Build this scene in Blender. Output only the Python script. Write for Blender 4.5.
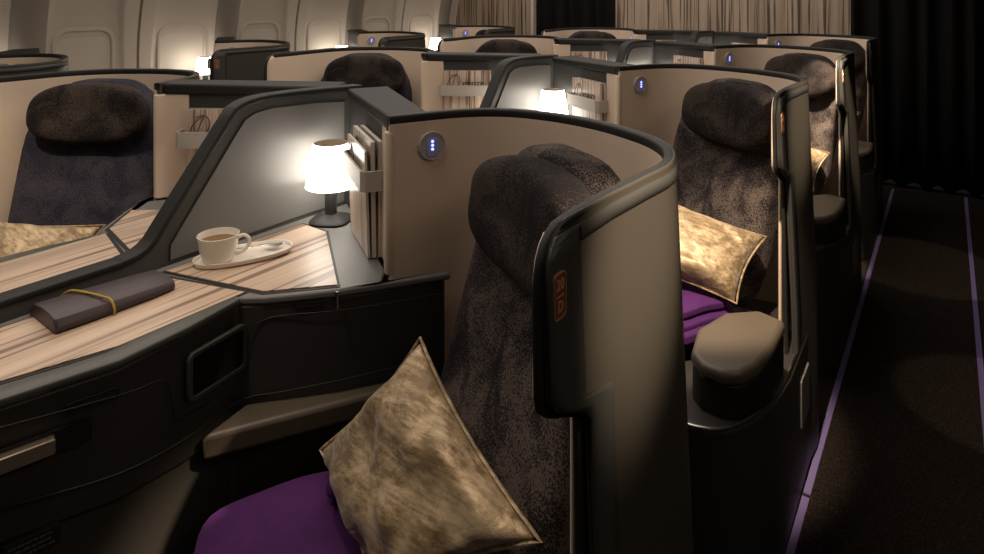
import bpy, bmesh, math, random
from mathutils import Vector, Matrix
from mathutils import noise as nz3
C = bpy.context.scene
for o in list(bpy.data.objects): bpy.data.objects.remove(o)
PI = math.pi
# ------------------------------------------------------------------ camera
FPX = 660.0; VPX = 456.0; HOR = -5.0; EYE = 1.36
YAW = math.atan(VPX / FPX)
cam = bpy.data.cameras.new('camera'); camo = bpy.data.objects.new('camera', cam)
C.collection.objects.link(camo); C.camera = camo
cam.sensor_width = 36.0; cam.lens = FPX / 984 * 36.0
cam.shift_y = -(277.0 - HOR) / 984.0
cam.clip_start = 0.02
camo.location = (0, 0, EYE); camo.rotation_euler = (PI / 2, 0, YAW)
# ------------------------------------------------------------------ world, exposure
w = bpy.data.worlds.new('cabin_world'); C.world = w; w.use_nodes = True
bg = w.node_tree.nodes['Background']; bg.inputs[0].default_value = (1.0, .78, .6, 1); bg.inputs[1].default_value = .006
C.view_settings.view_transform = 'Standard'; C.view_settings.look = 'None'
C.view_settings.exposure = 0.0; C.view_settings.gamma = 1.0; C.view_settings.use_curve_mapping = False
# ------------------------------------------------------------------ large lights
LAMP = 9.5
def area(name, loc, size, power, col=(1, .89, .785), rot=(0, 0, 0), sy=None, spread=None):
    l = bpy.data.lights.new(name, 'AREA'); l.energy = power; l.color = col; l.size = size
    if sy: l.shape = 'RECTANGLE'; l.size_y = sy
    if spread: l.spread = spread
    o = bpy.data.objects.new(name, l); C.collection.objects.link(o); o.location = loc; o.rotation_euler = rot
    return o
def spot(name, loc, target, power, angle, blend=.4, col=(1, .80, .60), rad=.02):
    l = bpy.data.lights.new(name, 'SPOT'); l.energy = power; l.color = col; l.spot_size = math.radians(angle)
    l.spot_blend = blend; l.shadow_soft_size = rad
    o = bpy.data.objects.new(name, l); C.collection.objects.link(o); o.location = loc
    o.rotation_euler = (Vector(target) - Vector(loc)).to_track_quat('-Z', 'Y').to_euler()
    return o
area('ceiling_wash', (-1.45, 2.2, 2.25), 1.6, 42, sy=5.0)
area('aisle_fill', (.95, .7, 2.2), .5, 6, (1, .84, .68), (0, math.radians(38), 0), sy=2.4)  # added fill light, so the wing trim and console faces do not go black
area('sidewall_wash', (-3.2, 2.8, 2.2), .5, 22, sy=5.0, rot=(0, math.radians(-30), 0))
area('aft_bulkhead_wash', (-2.0, 4.75, 2.25), 3.6, 13, sy=.4, rot=(math.radians(35), 0, 0))
# overhead reading and aisle lights, unseen, aimed at the lit seats and floor
spot('overhead_reading_light', (-1.1, .35, 2.2), (-1.3, .65, .76), 26, 34, .6)
spot('overhead_reading_light', (-.45, .25, 2.2), (-.66, .74, .62), 25, 19, .5)
spot('overhead_reading_light', (-.30, 1.05, 2.2), (-.60, 1.82, .62), 270, 25, .5)
spot('overhead_reading_light', (-.25, 2.35, 2.2), (-.50, 3.20, .82), 620, 15, .35)
spot('overhead_reading_light', (-1.75, .15, 2.2), (-2.2, .72, .70), 62, 34, .6)
spot('overhead_aisle_light', (.75, 1.15, 2.2), (-.36, .88, 1.0), 400, 13, 1.0)
spot('overhead_aisle_light', (.75, 2.35, 2.2), (-.36, 2.08, 1.0), 280, 12, 1.0)
spot('overhead_reading_light', (-.05, 3.5, 2.2), (-.12, 3.95, 0), 40, 20, .12)
spot('overhead_reading_light', (.2, 2.6, 2.2), (.16, 2.75, 0), 36, 17, .12)
# ------------------------------------------------------------------ helpers
MIR = False; XC = -1.455
CUR = None            # root Empty the parts hang on
def link(o): C.collection.objects.link(o); return o
def mx(p):
    return (2 * XC - p[0], p[1], p[2]) if MIR else tuple(p)
def root(name, loc, label=None, cat=None, group=None):
    o = link(bpy.data.objects.new(name, None)); o.location = mx(loc); o.empty_display_size = .05
    tag(o, label, cat, group)
    return o
def tag(o, label=None, cat=None, group=None, kind=None):
    if label: o['label'] = label
    if cat: o['category'] = cat
    if group: o['group'] = group
    if kind: o['kind'] = kind
    return o
def world_loc(o):
    v = Vector(o.location)
    while o.parent: o = o.parent; v += Vector(o.location)
    return v
def mk(name, verts, faces, mat, parent=None, smooth=True, bevel=0, seg=2, flip=True, origin=None, sub=0, angle=35):
    """verts in cabin coordinates -> one mesh object"""
    pts = [Vector(mx(v)) if flip else Vector(v) for v in verts]
    if parent is not None: base = world_loc(parent)
    else:
        base = Vector(origin) if origin is not None else sum(pts, Vector()) / len(pts)
        if origin is None: base.z = min(p.z for p in pts)
    bm = bmesh.new()
    vs = [bm.verts.new(p - base) for p in pts]
    for f in faces:
        try: bm.faces.new([vs[i] for i in f])
        except ValueError: pass
    bmesh.ops.remove_doubles(bm, verts=bm.verts, dist=1e-6)
    bmesh.ops.recalc_face_normals(bm, faces=bm.faces)
    me = bpy.data.meshes.new(name); bm.to_mesh(me); bm.free()
    me.materials.append(mat)
    o = link(bpy.data.objects.new(name, me))
    if parent is not None: o.parent = parent
    else: o.location = base
    if smooth:
        for p in me.polygons: p.use_smooth = True
    if bevel:
        b = o.modifiers.new('bevel', 'BEVEL'); b.width = bevel; b.segments = seg; b.limit_method = 'ANGLE'; b.angle_limit = math.radians(40)
    if sub:
        s = o.modifiers.new('sub', 'SUBSURF'); s.levels = sub; s.render_levels = sub
    elif smooth and (bevel or angle):
        try:
            me.set_sharp_from_angle(angle=math.radians(angle if not bevel else 50))
        except Exception: pass
    return o
def prism(poly, z0, z1):
    n = len(poly)
    zf0 = z0 if callable(z0) else (lambda p: z0); zf1 = z1 if callable(z1) else (lambda p: z1)
    v = [(p[0], p[1], zf0(p)) for p in poly] + [(p[0], p[1], zf1(p)) for p in poly]
    f = [tuple(range(n)), tuple(range(n, 2 * n))] + [(i, (i + 1) % n, n + (i + 1) % n, n + i) for i in range(n)]
    return v, f
def merge(*ms):
    V = []; F = []
    for v, f in ms:
        k = len(V); V += list(v); F += [tuple(i + k for i in q) for q in f]
    return V, F
def catmull(pts, n=6):
    out = []
    for i in range(len(pts) - 1):
        p0 = Vector(pts[max(i - 1, 0)]); p1 = Vector(pts[i]); p2 = Vector(pts[i + 1]); p3 = Vector(pts[min(i + 2, len(pts) - 1)])
        for k in range(n):
            t = k / n
            out.append(.5 * ((2 * p1) + (-p0 + p2) * t + (2 * p0 - 5 * p1 + 4 * p2 - p3) * t * t + (-p0 + 3 * p1 - 3 * p2 + p3) * t ** 3))
    out.append(Vector(pts[-1]))
    return out
def tube(path, r, n=8, closed=False):
    P = [Vector(p) for p in path]; m = len(P); V = []; F = []
    prev = None
    for i in range(m):
        if closed: t = P[(i + 1) % m] - P[i - 1]
        else: t = P[min(i + 1, m - 1)] - P[max(i - 1, 0)]
        t.normalize()
        if prev is None:
            a = Vector((0, 0, 1)) if abs(t.z) < .9 else Vector((1, 0, 0))
        else: a = prev
        u = (a - t * a.dot(t)); u.normalize(); prev = u
        q = t.cross(u)
        rr = r(i / max(m - 1, 1)) if callable(r) else r
        for k in range(n):
            an = 2 * PI * k / n
            V.append(tuple(P[i] + u * (rr * math.cos(an)) + q * (rr * math.sin(an))))
    for i in range(m if closed else m - 1):
        j = (i + 1) % m
        for k in range(n):
            F.append((i * n + k, i * n + (k + 1) % n, j * n + (k + 1) % n, j * n + k))
    if not closed:
        F.append(tuple(range(n))); F.append(tuple((m - 1) * n + k for k in range(n)))
    return V, F
def lathe(prof, c, n=28, sx=1, sy=1, rot=0, pw=2.0):
    V = []; F = []; m = len(prof)
    for (r, z) in prof:
        for k in range(n):
            a = 2 * PI * k / n; ca, sa = math.cos(a), math.sin(a)
            g = (abs(ca) ** pw + abs(sa) ** pw) ** (-1 / pw)
            x = r * g * ca * sx; y = r * g * sa * sy
            V.append((c[0] + x * math.cos(rot) - y * math.sin(rot), c[1] + x * math.sin(rot) + y * math.cos(rot), c[2] + z))
    for i in range(m - 1):
        for k in range(n):
            F.append((i * n + k, i * n + (k + 1) % n, (i + 1) * n + (k + 1) % n, (i + 1) * n + k))
    return V, F
def cap(m, n, prof_len):
    V, F = m
    return V, F + [tuple(range(n)), tuple((prof_len - 1) * n + k for k in range(n))]
def rbox(hw, hd, hh, p=4.0, n=8, fn=None, pv=None):
    """rounded box grid -> local (u, w, v) vertices"""
    V = []; F = []; idx = {}
    def vert(a, b, c_):
        key = (round(a, 5), round(b, 5), round(c_, 5))
        if key in idx: return idx[key]
        m = (abs(a) ** p + abs(b) ** p + abs(c_) ** p) ** (1 / p)
        q = (a / m, b / m, c_ / m)
        if pv:
            m2 = (abs(a) ** pv + abs(c_) ** pv) ** (1 / pv)
            k = m2 if m2 > 0 else 1
            mm = max(abs(a), abs(c_), 1e-9)
            a2, c2 = a / k * mm, c_ / k * mm
            m = (abs(mm) ** p + abs(b) ** p) ** (1 / p)
            q = (a2 / m, b / m, c2 / m)
        u, w_, v = q[0] * hw, q[1] * hd, q[2] * hh
        if fn: u, w_, v = fn(u, w_, v, q)
        V.append((u, w_, v)); idx[key] = len(V) - 1
        return idx[key]
    g = [math.tan((i / n * 2 - 1) * PI / 4) for i in range(n + 1)]
    for ax in range(3):
        for s in (-1, 1):
            for i in range(n):
                for j in range(n):
                    q = []
                    for (a, b) in ((i, j), (i + 1, j), (i + 1, j + 1), (i, j + 1)):
                        c_ = [0, 0, 0]; c_[ax] = s; c_[(ax + 1) % 3] = g[a]; c_[(ax + 2) % 3] = g[b]
                        q.append(vert(*c_))
                    F.append(tuple(q))
    return V, F
def rrect(hw, hh, r, n=5):
    out = []
    for cx, cy, a0 in ((hw - r, hh - r, 0), (-hw + r, hh - r, 90), (-hw + r, -hh + r, 180), (hw - r, -hh + r, 270)):
        for k in range(n + 1):
            a = math.radians(a0 + 90 * k / n); out.append((cx + r * math.cos(a), cy + r * math.sin(a)))
    return out
def plate(O, R, U, outline, d0, d1):
    """flat slab: outline (a,b) in the plane (R,U) at O, thickness from d0 to d1 along the normal"""
    O = Vector(O); R = Vector(R).normalized(); U = Vector(U).normalized(); N = R.cross(U)
    n = len(outline)
    v = [tuple(O + R * a + U * b + N * d0) for a, b in outline] + [tuple(O + R * a + U * b + N * d1) for a, b in outline]
    f = [tuple(range(n)), tuple(range(n, 2 * n))] + [(i, (i + 1) % n, n + (i + 1) % n, n + i) for i in range(n)]
    return v, f
def ringplate(O, R, U, outer, inner, d0, d1):
    O = Vector(O); R = Vector(R).normalized(); U = Vector(U).normalized(); N = R.cross(U); n = len(outer)
    P = lambda ab, d: tuple(O + R * ab[0] + U * ab[1] + N * d)
    v = [P(p, d0) for p in outer] + [P(p, d1) for p in outer] + [P(p, d0) for p in inner] + [P(p, d1) for p in inner]
    f = []
    for i in range(n):
        j = (i + 1) % n
        f += [(i, j, n + j, n + i), (2 * n + i, 2 * n + j, 3 * n + j, 3 * n + i), (n + i, n + j, 3 * n + j, 3 * n + i), (i, j, 2 * n + j, 2 * n + i)]
    return v, f
def text_mesh(s, size, O, R, U, ext=.0006, shear=0, align='CENTER', bold=0):
    cu = bpy.data.curves.new('lettering', 'FONT'); cu.body = s; cu.size = size; cu.extrude = ext; cu.shear = shear
    cu.align_x = align; cu.align_y = 'CENTER'; cu.resolution_u = 3; cu.offset = size * bold
    t = link(bpy.data.objects.new('lettering', cu))
    bpy.context.view_layer.update()
    me = t.evaluated_get(bpy.context.evaluated_depsgraph_get()).to_mesh()
    O = Vector(O); R = Vector(R).normalized(); U = Vector(U).normalized(); N = R.cross(U)
    V = [tuple(O + R * v.co.x + U * v.co.y + N * v.co.z) for v in me.vertices]
    F = [tuple(p.vertices) for p in me.polygons]
    bpy.data.objects.remove(t); bpy.data.curves.remove(cu)
    return V, F
def copy_tree(o, parent=None):
    c_ = o.copy(); C.collection.objects.link(c_)
    if parent: c_.parent = parent
    for ch in list(o.children): copy_tree(ch, c_)
    return c_
# ------------------------------------------------------------------ materials
def base_mat(name, col, rough=.5, metal=0, spec=.5):
    m = bpy.data.materials.new(name); m.use_nodes = True
    b = m.node_tree.nodes['Principled BSDF']
    b.inputs['Base Color'].default_value = (*col, 1); b.inputs['Roughness'].default_value = rough
    b.inputs['Metallic'].default_value = metal; b.inputs['Specular IOR Level'].default_value = spec
    return m, m.node_tree, b
def nd(t, kind, **k):
    n = t.nodes.new(kind)
    for a, b in k.items(): setattr(n, a, b)
    return n
def coords(t, scale=(1, 1, 1), rot=(0, 0, 0)):
    tc = nd(t, 'ShaderNodeTexCoord'); mp = nd(t, 'ShaderNodeMapping'); mp.inputs['Scale'].default_value = scale
    mp.inputs['Rotation'].default_value = rot
    t.links.new(tc.outputs['Object'], mp.inputs[0]); return mp.outputs[0]
def noise(t, vec, scale, detail=3, rough=.55, dist=0):
    n = nd(t, 'ShaderNodeTexNoise'); n.inputs['Scale'].default_value = scale; n.inputs['Detail'].default_value = detail
    n.inputs['Roughness'].default_value = rough; n.inputs['Distortion'].default_value = dist
    t.links.new(vec, n.inputs['Vector']); return n.outputs['Fac']
def ramp(t, fac, stops):
    r = nd(t, 'ShaderNodeValToRGB'); e = r.color_ramp.elements
    while len(e) < len(stops): e.new(.5)
    for k, (p, c_) in enumerate(stops): e[k].position = p; e[k].color = (*c_, 1)
    t.links.new(fac, r.inputs[0]); return r.outputs[0]
def mathn(t, op, a, b):
    n = nd(t, 'ShaderNodeMath', operation=op)
    for i, x in enumerate((a, b)):
        if isinstance(x, (int, float)): n.inputs[i].default_value = x
        else: t.links.new(x, n.inputs[i])
    return n.outputs[0]
def bump(t, b, h, strength=.3, dist=.002):
    n = nd(t, 'ShaderNodeBump'); n.inputs['Strength'].default_value = strength; n.inputs['Distance'].default_value = dist
    t.links.new(h, n.inputs['Height']); t.links.new(n.outputs[0], b.inputs['Normal'])
def plastic(name, col, rough, metal=0, grain=.12):
    m, t, b = base_mat(name, col, rough, metal, .28 if max(col) < .1 else .4)
    v = coords(t); f = noise(t, v, 900, 2); bump(t, b, f, grain, .0004)
    return m
M = {}
M['charcoal'] = plastic('charcoal_plastic', (.042, .038, .034), .42)
M['rim'] = plastic('black_rim', (.018, .018, .017), .58)
M['liptrim'] = plastic('green_grey_lip', (.085, .088, .078), .35)
M['trim'] = plastic('graphite_trim', (.052, .051, .047), .42)
M['frame'] = plastic('divider_frame_grey', (.075, .072, .067), .42)
M['wallgrey'] = plastic('rack_wall_grey', (.055, .053, .05), .5)
M['panel'] = plastic('divider_panel_grey', (.175, .168, .158), .44)
M['warmlit'] = plastic('warmlit_charcoal_panel', (.066, .058, .046), .44, .15)  # charcoal plastic, tinted towards the warm light that falls on it
M['dark'] = plastic('near_black_plastic', (.014, .013, .012), .5)
M['lower'] = plastic('brown_grey_panel', (.062, .054, .045), .6)
M['greytop'] = plastic('grey_console_top', (.155, .15, .142), .5)
M['greyend'] = plastic('grey_strap', (.46, .42, .37), .5)
def cream():
    m, t, b = base_mat('cream_lining', (.73, .57, .435), .62)
    f = noise(t, coords(t), 700, 3); bump(t, b, f, .15, .0005); return m
M['cream'] = cream()
def fabric(name, dark, lite, dark2, bias=.0):
    m, t, b = base_mat(name, lite, .95, spec=.2)
    v = coords(t)
    big = noise(t, v, 9, 4, .6, .6)
    spk = noise(t, v, 330, 2, .6)
    s = mathn(t, 'ADD', mathn(t, 'MULTIPLY', big, .75), mathn(t, 'MULTIPLY', spk, .85))
    col = ramp(t, s, [(.70 + bias, dark), (.80 + bias, dark2), (.86 + bias, lite), (1, lite)])
    t.links.new(col, b.inputs['Base Color'])
    wv = noise(t, v, 520, 2); bump(t, b, wv, .5, .0015)
    return m
M['fabric'] = fabric('mottled_jacquard_fabric', (.011, .009, .011), (.112, .088, .074), (.034, .026, .025))
M['fabric_head'] = fabric('mottled_headrest_fabric', (.010, .008, .009), (.058, .043, .035), (.021, .016, .015))
M['bluelit'] = fabric('bluelit_woven_fabric', (.020, .020, .032), (.062, .056, .070), (.036, .034, .048))  # same seat fabric, with the bluish light on it mixed into the colour
def leather(name, col, rough=.45):
    m, t, b = base_mat(name, col, rough)
    f = noise(t, coords(t), 260, 4); bump(t, b, f, .18, .0008); return m
M['armrest'] = leather('taupe_leather', (.105, .083, .060), .42)
M['pouch'] = leather('aubergine_leather', (.052, .038, .044), .42)
def cloth(name, col, col2, sc=14, sheen=.5):
    m, t, b = base_mat(name, col, .85, spec=.2)
    v = coords(t); c_ = ramp(t, noise(t, v, sc, 4), [(.3, col2), (.7, col)]); t.links.new(c_, b.inputs['Base Color'])
    b.inputs['Sheen Weight'].default_value = sheen; b.inputs['Sheen Tint'].default_value = (*[min(1, 3 * x) for x in col], 1)
    f = noise(t, v, 60, 4); bump(t, b, f, .35, .004); return m
M['purple'] = cloth('purple_fleece', (.075, .018, .105), (.046, .011, .066))
M['purple_dark'] = cloth('deep_purple_fleece', (.07, .015, .10), (.045, .01, .065))
def satin(name, a, b2, c2):
    m, t, b = base_mat(name, a, .45, .2, .4)
    v = coords(t, (1, 1, 1), (0.5, .4, .6)); v2 = coords(t, (9, 60, 60), (0, .7, .3))
    f1 = noise(t, v, 9, 5, .65, 1.2); f2 = noise(t, v2, 1.6, 4, .65)
    s = mathn(t, 'ADD', mathn(t, 'MULTIPLY', f1, .5), mathn(t, 'MULTIPLY', f2, .5))
    t.links.new(ramp(t, s, [(.43, c2), (.5, a), (.58, b2)]), b.inputs['Base Color'])
    h = noise(t, v, 13, 5, .6, 1.0); bump(t, b, h, .6, .009)
    b.inputs['Sheen Weight'].default_value = .2
    return m
M['gold'] = satin('gold_satin', (.36, .26, .145), (.52, .40, .255), (.19, .13, .065))
def zebra(name, ax=1, sc=1.0, lite=(.57, .43, .325), mid=(.43, .305, .22), darkc=(.16, .10, .07), rot=0, rough=.38, hh=46, thr=(.53, .60)):
    m, t, b = base_mat(name, lite, rough)
    s = [26 * sc, 26 * sc, 26 * sc]; s[ax] = .9 * sc
    s2 = [hh * sc] * 3; s2[ax] = 1.0 * sc
    r = [0, 0, rot]
    n1 = noise(t, coords(t, s, r), 1.0, 3, .55, .25); n2 = noise(t, coords(t, s2, r), 1.0, 3, .6, .3)
    c1 = ramp(t, n1, [(.30, mid), (.55, lite), (.75, tuple(x * 1.12 for x in lite))])
    k = ramp(t, n2, [(thr[0], (0, 0, 0)), (thr[1], (.9, .9, .9))])
    mixn = nd(t, 'ShaderNodeMix', data_type='RGBA')
    t.links.new(k, mixn.inputs[0]); t.links.new(c1, mixn.inputs[6]); mixn.inputs[7].default_value = (*darkc, 1)
    t.links.new(mixn.outputs[2], b.inputs['Base Color'])
    return m
M['wood'] = zebra('zebra_wood_veneer', 1, 1.0, rot=math.radians(0))
M['woodwall'] = zebra('streaked_wood_wall', 2, .62, (.40, .305, .225), (.28, .205, .145), (.035, .023, .016), rough=.55, hh=75, thr=(.54, .60))
M['cover'] = zebra('wood_print_cover', 2, 2.4, (.66, .52, .42), (.5, .36, .27), (.13, .08, .06), rough=.3, hh=40)
M['page'] = base_mat('paper', (.72, .66, .58), .8)[0]
M['darkpage'] = base_mat('dark_magazine', (.10, .075, .06), .4)[0]
M['ink'] = base_mat('black_ink', (.015, .012, .012), .5)[0]
M['china'] = base_mat('white_china', (.80, .74, .66), .14)[0]
M['coffee'] = base_mat('coffee', (.16, .085, .025), .08)[0]
M['steel'] = base_mat('polished_steel', (.75, .72, .68), .16, 1)[0]
M['brushed'] = base_mat('brushed_champagne_metal', (.62, .50, .40), .34, .9)[0]
M['chrome'] = base_mat('chrome_edge', (.55, .53, .50), .25, 1)[0]
M['glass'] = base_mat('black_glass', (.004, .004, .004), .08)[0]
M['copper'] = base_mat('copper_plate', (.32, .105, .042), .38, .5)[0]
M['numeral'] = base_mat('pale_copper_lettering', (.62, .34, .20), .4, .3)[0]
M['yellow'] = base_mat('mustard_elastic', (.42, .27, .03), .7)[0]
M['stripe'] = base_mat('lilac_floor_strip', (.20, .15, .34), .5)[0]
M['label'] = base_mat('black_label', (.018, .017, .016), .5)[0]
M['labeltext'] = base_mat('label_lettering', (.11, .10, .09), .6)[0]
M['bezel'] = plastic('grey_bezel', (.45, .42, .44), .4)
M['lens'] = plastic('grey_lens_body', (.40, .38, .44), .3)
M['plaque'] = plastic('grey_plaque', (.16, .15, .14), .45)
def emit(name, col, st):
    m = bpy.data.materials.new(name); m.use_nodes = True; t = m.node_tree; t.nodes.clear()
    e = nd(t, 'ShaderNodeEmission'); e.inputs[0].default_value = (*col, 1); e.inputs[1].default_value = st
    o = nd(t, 'ShaderNodeOutputMaterial'); t.links.new(e.outputs[0], o.inputs[0]); return m
M['shade'] = emit('lit_lamp_shade', (1.0, .92, .81), LAMP)
M['liner'] = base_mat('shade_liner', (.55, .45, .34), .8)[0]
M['led'] = emit('blue_led', (.12, .16, 1.0), 9)
def carpet():
    m, t, b = base_mat('dark_carpet', (.02, .016, .013), .98, spec=.1)
    v = coords(t); f = noise(t, v, 330, 3, .7)
    t.links.new(ramp(t, f, [(.45, (.012, .009, .008)), (.62, (.05, .036, .026)), (.72, (.13, .085, .05))]), b.inputs['Base Color'])
    bump(t, b, f, .8, .004); return m
M['carpet'] = carpet()
def curtain_m():
    m, t, b = base_mat('black_curtain_cloth', (.009, .008, .0075), .95, spec=.1)
    return m
M['curtain'] = curtain_m()
M['side'] = plastic('warm_grey_sidewall', (.56, .485, .41), .55, grain=.05)
M['pier'] = plastic('darker_window_pier', (.27, .225, .185), .6, grain=.05)  # piers without a joint get a darker tone than the sidewall
M['shadeblind'] = plastic('window_blind', (.60, .53, .44), .5, grain=.05)
M['ceil'] = plastic('ceiling_panel', (.45, .38, .31), .6)
# ------------------------------------------------------------------ setting
YB = 5.46; WALL = 4.215
def struct(o): o['kind'] = 'structure'; return o
struct(mk('floor', [(-4.6, -1.6, 0), (1.6, -1.6, 0), (1.6, YB + .1, 0), (-4.6, YB + .1, 0), (-4.6, -1.6, -.05), (1.6, -1.6, -.05), (1.6, YB + .1, -.05), (-4.6, YB + .1, -.05)],
          [(0, 1, 2, 3), (4, 5, 6, 7), (0, 1, 5, 4), (1, 2, 6, 5), (2, 3, 7, 6), (3, 0, 4, 7)], M['carpet'], smooth=False))
struct(mk('ceiling', *merge(prism([(-4.6, -1.6), (1.6, -1.6), (1.6, YB + .1), (-4.6, YB + .1)], 2.3, 2.35)), M['ceil'], smooth=False))
# curved sidewall with a recess round each window
JOINTS = [2.155 + 1.22 * k for k in range(-3, 4)]
WINS = sorted([j - .305 for j in JOINTS] + [j + .305 for j in JOINTS])
def wall_bulge(y, z):
    lean = .30 * max(0, (z - 1.0)) ** 1.6 
    d = min(abs(y - wv) for wv in WINS)
    # pier between the windows stands proud of the recess, with a soft shoulder
    a = min(1, max(0, (d - .205 + .06 * max(0, z - .95)) / .014)); a = a * a * (3 - 2 * a)
    dj = min(abs(y - j) for j in JOINTS)
    groove = -.03 if dj < .009 else 0
    nonj = min(abs(y - (j + .61)) for j in JOINTS) < .2
    t_ = min(1, max(0, (.305 - d) / .1))
    return lean + ((.028 + .045 * (1 - t_ * t_)) if nonj else .032) * a + .014 * min(1, d / .2) ** 4 * (1 - a) + groove
ys = []
y = -1.5
while y < YB + .06: ys.append(y); y += .008
for j in JOINTS: ys += [j - .0095, j - .0085, j + .0085, j + .0095]
ys = sorted(set(round(v, 4) for v in ys if -1.5 <= v <= YB + .06)); zs = [0, .3, .5, .6, .7, .8, .9, 1.0, 1.1, 1.2, 1.3, 1.45, 1.6, 1.8, 2.0, 2.2, 2.32]
V = [(-WALL - .02 + wall_bulge(a, b), a, b) for a in ys for b in zs]; nz = len(zs)
F = [(i * nz + k, i * nz + k + 1, (i + 1) * nz + k + 1, (i + 1) * nz + k) for i in range(len(ys) - 1) for k in range(nz - 1)]
wl = struct(mk('wall_left', V, F, M['side'], angle=60))
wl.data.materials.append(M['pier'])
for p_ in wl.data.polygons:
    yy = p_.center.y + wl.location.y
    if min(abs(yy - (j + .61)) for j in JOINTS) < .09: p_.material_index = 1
k = 0
for wy in WINS:
    if wy < .9 or wy > YB - .2: continue
    k += 1; zc_ = .965
    O = (-WALL - .02 + .006, wy, zc_); R = (0, 1, 0); U = (0, 0, 1)
    wr = link(bpy.data.objects.new('window_%d' % k, None)); wr.location = O; struct(wr)
    out = rrect(.176, .205, .09, 7); inn = rrect(.150, .178, .072, 7)
    fr = mk('window_frame', *ringplate(O, R, U, out, inn, -.012, .016), M['side'], wr, bevel=.006)
    mk('window_blind', *plate(O, R, U, rrect(.152, .180, .073, 7), -.012, .003), M['shadeblind'], wr, bevel=.002)
    mk('blind_pull', *plate((O[0] + .003, wy, zc_ - .13), R, U, rrect(.05, .006, .005, 3), 0, .008), M['side'], wr)
# aft bulkhead: timber panels
for nme, x0, x1 in (('wall_back', -2.44, -.585), ('wall_back_left', -4.25, -3.315)):
    struct(mk(nme, *prism([(x0, YB), (x1, YB), (x1, YB + .05), (x0, YB + .05)], 0, 2.3), M['woodwall'], smooth=False))
struct(mk('trim_1', *prism([(-3.315, YB - .004), (-3.285, YB - .004), (-3.285, YB + .05), (-3.315, YB + .05)], 0, 2.3), M['side'], smooth=False))
def curtain(x0, x1, label):
    n = int((x1 - x0) / .012); V = []; F = []; zz = [.028, .4, .9, 1.4, 2.27]
    random.seed(int(x0 * 100) + 900)
    ph = random.random() * 6
    for i in range(n + 1):
        x = x0 + (x1 - x0) * i / n
        for z in zz:
            a = .030 * math.sin(x * 44 + ph + .5 * math.sin(x * 9)) + .012 * math.sin(x * 71 + z * 1.3)
            V.append((x, YB + .035 + a, z + (.012 * math.sin(x * 44 + ph) if z < .1 else 0)))
    m = len(zz); F = [(i * m + k_, i * m + k_ + 1, (i + 1) * m + k_ + 1, (i + 1) * m + k_) for i in range(n) for k_ in range(m - 1)]
    o = mk('curtain', V, F, M['curtain']); s = o.modifiers.new('thick', 'SOLIDIFY'); s.thickness = .006
    rail = mk('curtain_rail', *tube([(x0, YB + .03, 2.28), (x1, YB + .03, 2.28)], .012), M['dark'], o)
    tag(o, label, 'curtain')
curtain(-3.28, -2.45, 'black pleated curtain between the two timber panels at the back of the cabin')
curtain(-.575, 1.55, 'wide black pleated curtain closing the end of the right-hand aisle')
# floor path strips
def strip(x, y0, y1, label):
    o = mk('floor_strip', *prism([(x - .009, y0), (x + .009, y0), (x + .009, y1), (x - .009, y1)], 0, .004), M['stripe'], smooth=False)
    tag(o, label, 'floor strip')
strip(-.316, -.6, 1.95, 'near length of lilac floor strip beside the seat bases, ending at a joint')
strip(-.316, 1.965, 5.40, 'far length of lilac floor strip along the seat bases up to the curtain')
strip(.098, -.6, 5.44, 'lilac floor strip on the side of the aisle away from the seats')
# ------------------------------------------------------------------ the seat suite
ZR = 1.10
SH = [(-.99, 1.04), (-.957, 1.11), (-.922, 1.178), (-.87, 1.235), (-.796, 1.268), (-.69, 1.268), (-.586, 1.24), (-.50, 1.195), (-.44, 1.152), (-.390, 1.088), (-.362, 1.0), (-.366, .90), (-.372, .80)]
SHP = [Vector((p.x, p.y)) for p in catmull([(a, b, 0) for a, b in SH], 4)]
def yf(z):
    if z > ZR - .055:
        q = (z - (ZR - .055)) / .055; return .627 + .055 * (1 - math.sqrt(max(0, 1 - q * q)))
    if z > .915: return .627
    if z > .855:
        q = (.915 - z) / .06; return .627 + .088 * q * q * (3 - 2 * q)
    return .715
ZL = [1.10, 1.097, 1.09, 1.08, 1.065, 1.045, 1.0, .95, .915, .90, .885, .87, .855, .84, .7, .5, .3, .1, .02]
def bulge(z): return .030 * min(1, (ZR - z) / .7)
def normals(P):
    N = []
    for i in range(len(P)):
        t = P[min(i + 1, len(P) - 1)] - P[max(i - 1, 0)]; t.normalize(); N.append(Vector((-t.y, t.x)))   # left of travel: outwards (aft / aisle)
    return N
SN = normals(SHP)
def shell_grid(off, zl, wing=True, start=0, bul=True, thin=True):
    V = []; F = []
    cols = len(SHP) - start
    ex = 5 if wing else 0
    for z in zl:
        for i in range(start, len(SHP)):
            o_ = off + (bulge(z) * min(1, max(0, (i - 20) / 14)) if bul else 0)
            p = SHP[i] + SN[i] * o_; V.append((p.x, p.y, z))
        p = SHP[-1] + SN[-1] * (off + (bulge(z) if bul else 0)); yy = yf(z)
        for k_ in range(1, ex + 1): V.append((p.x - (abs(off) - .0035) * math.copysign(1, off) * (k_ / ex if thin else 0), p.y + (yy - p.y) * k_ / ex, z))
    n = cols + ex
    F = [(r * n + i, r * n + i + 1, (r + 1) * n + i + 1, (r + 1) * n + i) for r in range(len(zl) - 1) for i in range(n - 1)]
    return V, F
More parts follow.
